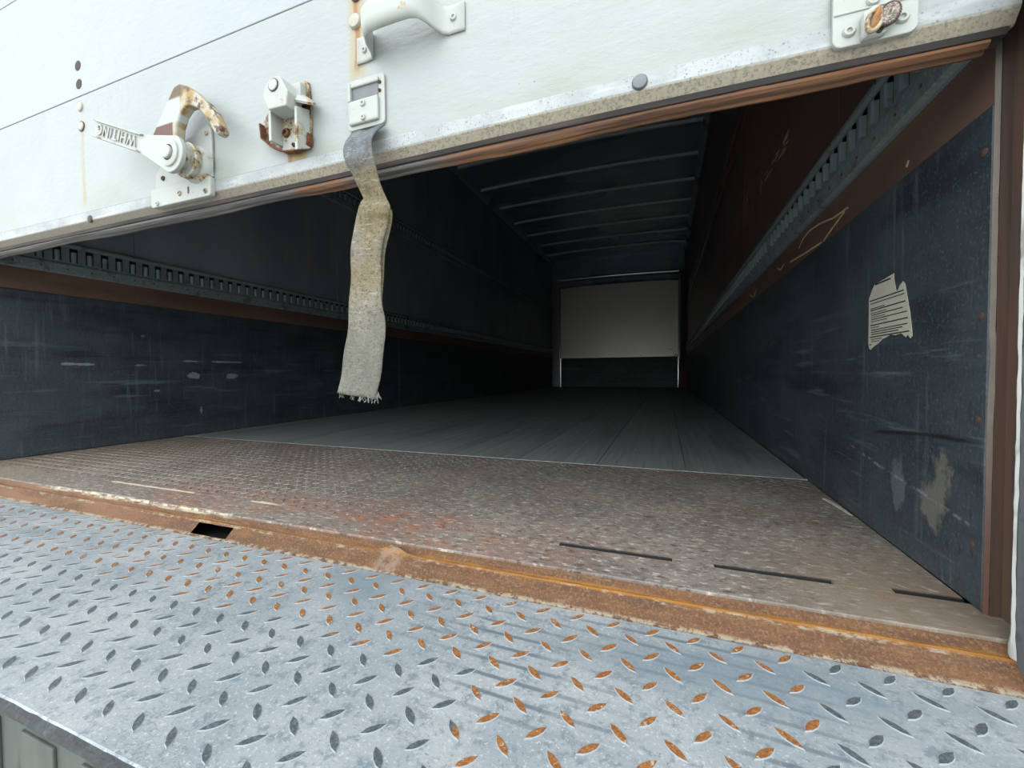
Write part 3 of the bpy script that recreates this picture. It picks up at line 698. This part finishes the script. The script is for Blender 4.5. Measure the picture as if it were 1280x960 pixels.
dg = bpy.context.evaluated_depsgraph_get(); me = D.meshes.new_from_object(to.evaluated_get(dg)); D.objects.remove(to, do_unlink=True)
xs_ = [v.co.x for v in me.vertices]; ys_ = [v.co.y for v in me.vertices]; zs_ = [v.co.z for v in me.vertices]
wx, wy = max(xs_)-min(xs_), max(ys_)-min(ys_); mx, my = (max(xs_)+min(xs_))/2, (max(ys_)+min(ys_))/2
Lp = parent_loc(lv)
for v in me.vertices:
    a, b = L2(.186 + (v.co.x-mx)/wx*.148, (v.co.y-my)/wy*.0225)
    v.co = Vector((a, LY - .0012 - v.co.z, b)) - Lp
me.materials.clear(); me.materials.append(M['hw'])
lt = D.objects.new('lettering', me); C.objects.link(lt); lt.parent = lv; lt['label'] = 'raised cast lettering WHITING, upside down'
# hook
hk = [(-1.028, .812), (-.966, .884), (-.955, .896), (-.938, .8985), (-.915, .889), (-.891, .872), (-.865, .850), (-.841, .825), (-.827, .802), (-.818, .784), (-.822, .776), (-.832, .774), (-.840, .782), (-.852, .802), (-.870, .824), (-.893, .842), (-.910, .849), (-.922, .848), (-.938, .836), (-.950, .815), (-.953, .795), (-.945, .775), (-.935, .752), (-.960, .735), (-.99, .755), (-1.01, .785)]
MB().prism(hk, 1, .574, .594).build('hook', M['hook'], la, .004, seg=3)

# ------------------------------------------------------------------ keeper bracket
kb = tag(root('latch_keeper', (-.68, .618, .725)), 'rusty white keeper bracket on the door between the latch and the strap', 'keeper bracket')
MB().prism([(-.752, .806), (-.747, .768), (-.722, .745), (-.69, .731), (-.665, .7275), (-.636, .730), (-.6315, .738), (-.630, .812), (-.636, .853), (-.642, .8565), (-.652, .855), (-.662, .835), (-.74, .818)], 1, .6145, .6195).build('back_plate', M['hw_rust'], kb, .001)
lp_ = [(-.7515, .795), (-.7480, .766), (-.722, .7445), (-.6905, .7300), (-.665, .7265), (-.634, .7300), (-.6295, .737), (-.6285, .752)]
MB().grid([[(x, .6160, z), (x, .6040, z-.0005)] for x, z in lp_]).build('lip', M['rust'], kb, solid=.0028)
MB().prism([(.584, .740), (.6145, .742), (.6145, .80), (.584, .795)], 0, -.7030, -.6965).build('left_cheek', M['hw'], kb, .001)
MB().prism([(.584, .7115), (.6145, .728), (.6145, .80), (.584, .79)], 0, -.6385, -.6325).build('right_cheek', M['hw_worn'], kb, .001)
MB().box((-.698, .610, .730), (-.636, .6145, .80)).build('pocket_back', M['hw_worn'], kb)
MB().prism([(-.7017, .8134), (-.6883, .7885), (-.6448, .7865), (-.6402, .8119), (-.6569, .8402), (-.6640, .8440), (-.6805, .8446), (-.695, .8337)], 1, .572, .606).build('front_cap', M['hw'], kb, .002)
MB().box((-.690, .600, .812), (-.640, .6145, .846)).build('hinge_block', M['hw'], kb, .002)
PH = (-.6735, .8290)
MB().lathe((PH[0], .5718, PH[1]), 1, [(.0118, .002), (.0118, -.0012), (.0102, -.0012)], 22).build('pin_gap', M['hole'], kb)
MB().lathe((PH[0], .573, PH[1]), 1, [(.0102, .002), (.0102, -.0030), (.0095, -.0038), (.0004, -.0038)], 22).build('pin_head', M['hw'], kb, smooth=True)
MB().grid([[(-.657, .6140, .838), (-.6180, .6140, .808)], [(-.648, .600, .822), (-.607, .600, .797)], [(-.640, .588, .803), (-.599, .589, .788)]]).build('side_tab', M['hw_worn'], kb, solid=.004)
rivet(kb, -.645, .846, .6145, .0068, .004, 'hw_rust')
rivet(kb, -.686, .765, .610, .009, .005, 'hw_rust'); rivet(kb, -.668, .739, .610, .004, .004, 'rust')

# ------------------------------------------------------------------ grab handle
gh = tag(root('grab_handle', (-.415, .618, .858)), 'white pressed metal grab handle bolted to the door above the strap', 'handle')
path = [(-.523, .6185, .0), (-.503, .6185, 0), (-.488, .617, .05), (-.4835, .606, .3), (-.481, .590, .7), (-.475, .579, .95), (-.464, .575, 1), (-.440, .574, 1), (-.410, .574, 1), (-.385, .575, 1), (-.372, .579, .9), (-.363, .588, .65), (-.354, .602, .3), (-.346, .614, .08), (-.336, .6185, 0), (-.307, .6185, 0)]
rows = []
for x, y, t in path:
    zlo = lerp(.8575, .868, t); zhi = lerp(.903, .915, t); row = []
    for k in range(9):
        f = k/8; crown = (.0055*t*min(1, 4*f*(1-f)*1.4)); row.append((x, y - crown, lerp(zlo, zhi, f)))
    row[0] = (x, y + .003*t, zlo - .001*t); rows.append(row)
MB().grid(rows).build('grip', M['hw'], gh, smooth=True, solid=.0028)
rivet(gh, -.506, .878, .617, .0058); rivet(gh, -.3265, .882, .617, .0062)

# ------------------------------------------------------------------ strap anchor plate and strap
an = tag(root('strap_anchor_plate', (-.505, .618, .741)), 'small white riveted plate clamping the top of the pull strap', 'plate')
MB().prism(rrect(-.5435, -.4635, .741, .829, .008), 1, .6155, .6195).build('base_plate', M['hw'], an, .001)
for pts in ([(-.538, .748), (-.474, .748), (-.474, .790), (-.538, .790)], ):
    MB().prism(pts, 1, .6095, .616).build('clamp_face', M['hw'], an, .003)
MB().box((-.5385, .6095, .790), (-.533, .616, .822)).build('frame_side', M['hw'], an, .001)
MB().box((-.536, .6145, .790), (-.476, .6165, .814)).build('webbing_window', M['bolt'], an)
MB().box((-.5385, .611, .814), (-.474, .616, .822)).build('frame_top', M['hw'], an, .002)
rivet(an, -.505, .780, .6095, .0058); rivet(an, -.5045, .7555, .6095, .0055)
rivet(an, -.4725, .8128, .6155, .003, mat='bolt_dark'); rivet(an, -.4728, .7985, .6155, .003, mat='bolt_dark')
F=[((-0.5357,0.6160,0.7383),(-0.4624,0.6140,0.7373)),((-0.5247,0.5850,0.7003),(-0.4659,0.5900,0.7047)),((-0.5151,0.5700,0.6680),(-0.4602,0.5780,0.6709)),((-0.5109,0.5800,0.6503),(-0.4605,0.5860,0.6455)),((-0.5046,0.5920,0.6284),(-0.4605,0.5960,0.6257)),((-0.4964,0.6000,0.6054),(-0.4529,0.6050,0.6008)),((-0.4950,0.5900,0.5945),(-0.4445,0.6000,0.5868)),((-0.5041,0.5880,0.5717),(-0.4480,0.6000,0.5737)),((-0.5136,0.5880,0.5342),(-0.4571,0.6000,0.5311)),((-0.5197,0.5880,0.4931),(-0.4628,0.6000,0.4905)),((-0.5227,0.5880,0.4374),(-0.4639,0.6000,0.4325)),((-0.5255,0.5880,0.3883),(-0.4580,0.5980,0.3931)),((-0.5319,0.5880,0.3390),(-0.4573,0.5960,0.3486)),((-0.5398,0.5860,0.3035),(-0.4616,0.5940,0.3029)),((-0.5524,0.5850,0.2663),(-0.4727,0.5920,0.2556))]
B=[((-0.5064,0.6120,0.6044),(-0.4501,0.6120,0.5865)),((-0.5140,0.6120,0.5813),(-0.4503,0.6120,0.5727)),((-0.5219,0.6120,0.5423),(-0.4577,0.6120,0.5348)),((-0.5292,0.6110,0.4996),(-0.4645,0.6110,0.4933)),((-0.5350,0.6080,0.4416),(-0.4684,0.6080,0.4341)),((-0.5380,0.6040,0.3906),(-0.4659,0.6060,0.3944)),((-0.5455,0.6010,0.3399),(-0.4661,0.6030,0.3493)),((-0.5527,0.5980,0.3036),(-0.4713,0.6000,0.3058)),((-0.5607,0.5960,0.2730),(-0.4824,0.5980,0.2678))]
def ribbon(R, sub):
    def cr(p0, p1, p2, p3, t): return .5*((2*p1) + (-p0+p2)*t + (2*p0-5*p1+4*p2-p3)*t*t + (-p0+3*p1-3*p2+p3)*t**3)
    rows = []
    for i in range(len(R)-1):
        q = [R[max(0, min(len(R)-1, i+k))] for k in (-1, 0, 1, 2)]
        for s_ in range(sub):
            t = s_/sub; l = cr(*[Vector(k[0]) for k in q], t); r = cr(*[Vector(k[1]) for k in q], t)
            rows.append((l, r))
    rows.append((Vector(R[-1][0]), Vector(R[-1][1]))); out = []
    for l, r in rows:
        row = []
        for k in range(9):
            f = k/8; p = l.lerp(r, f); p = p + Vector((0, .0022*math.sin(f*9+p.z*30) + .0015*math.sin(p.z*70), (random.random()-.5)*.0004)); row.append(p)
        out.append(row)
    return out
ps = root('pull_strap', (-.50, .60, .26))
tag(ps, 'frayed grey webbing pull strap hanging from the door into the opening', 'strap')
MB().grid(ribbon(F[:7], 4) ).build('upper_webbing', M['strap'], ps, smooth=True, solid=.0022)
fr = ribbon([F[5]] + F[6:], 5)
MB().grid(fr).build('front_webbing', M['strap'], ps, smooth=True, solid=.0022)
MB().grid(ribbon(B, 5)).build('back_webbing', M['strap'], ps, smooth=True, solid=.0022)
st_ = MB()
for (x0, y, z0) in [(lerp(-.5515, -.474, random.random()), .590, .262) for _ in range(26)] + [(-.474+random.random()*.006, .593, .262+random.random()*.02) for _ in range(12)]:
    z0 = .2565 + (.0095*(-.474-x0)/.078) + (0 if x0 < -.476 else random.random()*.012)
    q = [(x0, y, z0+.003)]
    a = random.uniform(-.6, .6)
    for k in range(1, 4): q.append((x0 + a*.004*k, y + random.uniform(-.002, .002), z0 - .0028*k + random.uniform(-.001, .001)))
    st_.tube(q, .00028, 4)
q = st_.build('frayed_threads', M['thread'], ps); q['kind'] = 'stuff'

# ------------------------------------------------------------------ cable bracket at the right
cb = tag(root('cable_bracket', (.228, .618, .686)), 'white riveted cable bracket with rusty wire rope loops at the right end of the door', 'bracket')
MB().prism(rrect(.1875, .269, .6865, .762, .010), 1, .6125, .619).build('base_plate', M['hw'], cb, .0012)
MB().prism([(.1885, .724), (.268, .724), (.268, .7265), (.1885, .7265)], 1, .611, .6135).build('pressed_step', M['hw'], cb, .001)
for x, z in ((.2035, .703), (.2265, .7325), (.2535, .7045)): rivet(cb, x, z, .6125, .0068, .0035)
MB().prism([(.2135, .685), (.236, .6862), (.240, .697), (.240, .714), (.226, .722), (.2135, .716)], 1, .602, .6135).build('eye_lug', M['hw'], cb, .004)
MB().lathe((.2290, .6015, .6905), 1, [(.0035, .0015), (.0035, -.0006), (.0005, -.0006)], 12).build('eye_hole', M['hole'], cb)
def loop(cx, cyy, cz, rx, rz, tilt, r, mat, name):
    b = MB()
    for ph in (0, 2.094, 4.189):            # three twisted strands
        pts = []
        for i in range(72):
            a = 2*math.pi*i/72; h = a*9 + ph; e = r*.55*math.cos(h)
            px, pz = (rx+e)*math.cos(a), (rz+e)*math.sin(a)
            q = (px*math.cos(tilt) - pz*math.sin(tilt), pz*math.cos(tilt) + px*math.sin(tilt))
            pts.append((cx+q[0], cyy + .004*math.sin(a) + r*.55*math.sin(h), cz+q[1]))
        b.tube(pts, r*.52, 6, True)
    return b.build(name, M[mat], cb, smooth=True)
def ring(cx, cyy, cz, rx, rz, tilt, r, mat, name):
    pts = []
    for i in range(32):
        a = 2*math.pi*i/32; px, pz = rx*math.cos(a), rz*math.sin(a)
        pts.append((cx + px*math.cos(tilt) - pz*math.sin(tilt), cyy + .004*math.sin(a), cz + pz*math.cos(tilt) + px*math.sin(tilt)))
    return MB().tube(pts, r, 8, True).build(name, M[mat], cb, smooth=True)
ring(.2230, .5985, .7000, .0066, .0145, -.33, .0024, 'hw_rust', 'thimble')
MB().tube([(.2195, .5975, .6890), (.2215, .5960, .6950), (.2228, .5955, .7010), (.2250, .5955, .7060), (.2262, .5970, .7115)], .0027, 8).build('rope_end', M['rope_rust'], cb, smooth=True)
MB().tube([(.2232, .5975, .6900), (.2240, .5965, .6960), (.2255, .5965, .7000), (.2268, .5975, .7060)], .0022, 8).build('rope_end', M['rope_rust'], cb, smooth=True)
for rx, rz, r, mt in ((.0088, .0152, .0016, 'bolt_dark'), (.0070, .0133, .0016, 'rope'), (.0050, .0110, .0016, 'rope'), (.0026, .0080, .0016, 'rope')):
    loop(.2378, .6015 - .12*(.0088-rx), .7055, rx, rz, -.45, r*1.25, mt, 'rope_loop')

# ------------------------------------------------------------------ torn sticker on the right wall
pk = [(.985, .436), (.972, .452), (.962, .460), (.925, .4625), (.894, .4655), (.892, .452), (.886, .436), (.880, .433), (.874, .441), (.864, .446), (.858, .440), (.851, .420), (.842, .392), (.836, .366), (.834, .354), (.839, .3505), (.847, .357), (.853, .3535), (.866, .361), (.886, .3595), (.902, .362), (.915, .3585), (.930, .356), (.944, .350), (.957, .346), (.966, .343), (.974, .339), (.981, .342), (.984, .352)]
zc = .40
st = tag(root('torn_sticker', (XR-.001, .91, .34)), 'torn white paper sticker with printed lines on the right wall', 'sticker')
MB().prism(pk, 0, XR-.0018, XR-.0011).build('paper', M['paper'], st)
ik = MB()
def yspan(z):
    ys = []
    for (a, b), (c_, d_) in zip(pk, pk[1:]+pk[:1]):
        if (b-z)*(d_-z) < 0: ys.append(a + (c_-a)*(z-b)/(d_-b))
    return sorted(ys)
def line(z, f0, f1, h, slope=0):
    ys = yspan(z)
    if len(ys) < 2: return
    lo, hi = ys[0]+.004, ys[-1]-.004
    y0, y1 = hi - (hi-lo)*f0, hi - (hi-lo)*f1
    ik.add([(XR-.0020, y0, z), (XR-.0020, y1, z), (XR-.0020, y1, z+h), (XR-.0020, y0, z+h)], [(0, 1, 2, 3)])
line(.4575, .02, .9, .0030)
for z, f0, f1, h in ((.4300, .0, .98, .0022), (.4245, .03, .98, .0016), (.4200, .03, .95, .0016), (.4150, .03, .45, .0016), (.4115, .03, .98, .0022), (.4065, .03, .5, .0014), (.4025, .05, .9, .0018), (.3985, .05, .45, .0014), (.3945, .05, .98, .0018), (.3905, .05, .5, .0014), (.3835, .03, .98, .0022), (.3795, .03, .28, .0014), (.3745, .05, .96, .0018), (.3705, .05, .85, .0018), (.3665, .05, .75, .0018), (.3615, .02, .98, .0022), (.3575, .05, .35, .0014), (.3535, .05, .28, .0014), (.3475, .0, .3, .0022)):
    line(z, f0, f1, h)
q = ik.build('printed_lines', M['ink'], st); q['kind'] = 'stuff'

# ------------------------------------------------------------------ loading step with tread lugs
PZ = -.035
ls = tag(root('loading_step', (-1.0, .21, -.30)), 'worn blue grey diamond tread step below the rusty sill', 'step')
MB().prism([(.566, PZ), (.566, PZ-.012), (.212, PZ-.012), (.2085, PZ-.008), (.209, PZ-.003), (.2125, PZ)], 0, -2.62, .62).build('deck', M['plate'], ls)
rows = []
for i in range(230):
    x = lerp(-2.62, .62, i/229); r1 = (random.random()-.5)*.0016
    rows.append([(x, .2125+r1*.5, PZ-.0008), (x, .2065+r1, PZ-.003), (x, .2045+r1, PZ-.007), (x, .2065, PZ-.0115), (x, .212, PZ-.013)])
MB().grid(rows).build('front_lip', M['deck_edge'], ls, smooth=True)
MB().box((-2.62, .2095, -.20), (.62, .225, PZ-.012)).build('fascia', M['fascia'], ls, .002)
x = -2.6
fn = 0
while x < .55:
    MB().box((x, .2065, -.20), (x+.060, .2097, PZ-.020)).build('fascia_rib', M['fascia'], ls, .001); x += .105
MB().box((-2.5, .225, -.25), (.5, .60, -.078)).build('step_frame', M['under'], ls)
protos = []
for ang in (-42, 47):
    b = MB(); lens(b, 0, 0, 0, math.radians(ang), .0142, .0043, .0013, 0, 1, .84); me = D.meshes.new('tread_lug')
    me.from_pydata(b.v, [], b.f); me.materials.append(M['lug_rim']); me.materials.append(M['lug'])
    for p_, i_ in zip(me.polygons, b.mi): p_.material_index = i_
    protos.append(me)
spots = []
for i in range(-52, 20):
    for j in range(-2, 6):
        for k, (ox, oy) in enumerate(((-.282, .3355), (-.3055, .3105))):
            x = ox + i*.0485; y = oy + j*.0481
            if .222 < y < .556 and -2.58 < x < .6: spots.append((x, y, k))
vis = [(in_view(Vector((x, y, PZ)), 1.03), x, y, k) for x, y, k in spots]
near = sorted([s_ for s_ in vis if s_[0] is not None])[:300]
nk = {(x, y) for _, x, y, _ in near}
Lr = ls.location
for _, x, y, k in near:
    o = D.objects.new('tread_lug', protos[k]); C.objects.link(o); o.parent = ls
    o.location = Vector((x, y, PZ-.0002)) - Lr
    s_ = random.uniform(.93, 1.06); o.scale = (s_, s_*random.uniform(.95, 1.05), random.uniform(.8, 1.1)); o.rotation_euler.z = random.uniform(-.06, .06)
b = MB()
for x, y, k in spots:
    if (x, y) not in nk: lens(b, x, y, PZ-.0002, math.radians((-42, 47)[k]), .0142, .0043, .0013, 0, 1, .84)
q = b.build('far_tread_lugs', [M['lug_rim'], M['lug']], ls); q['kind'] = 'stuff'
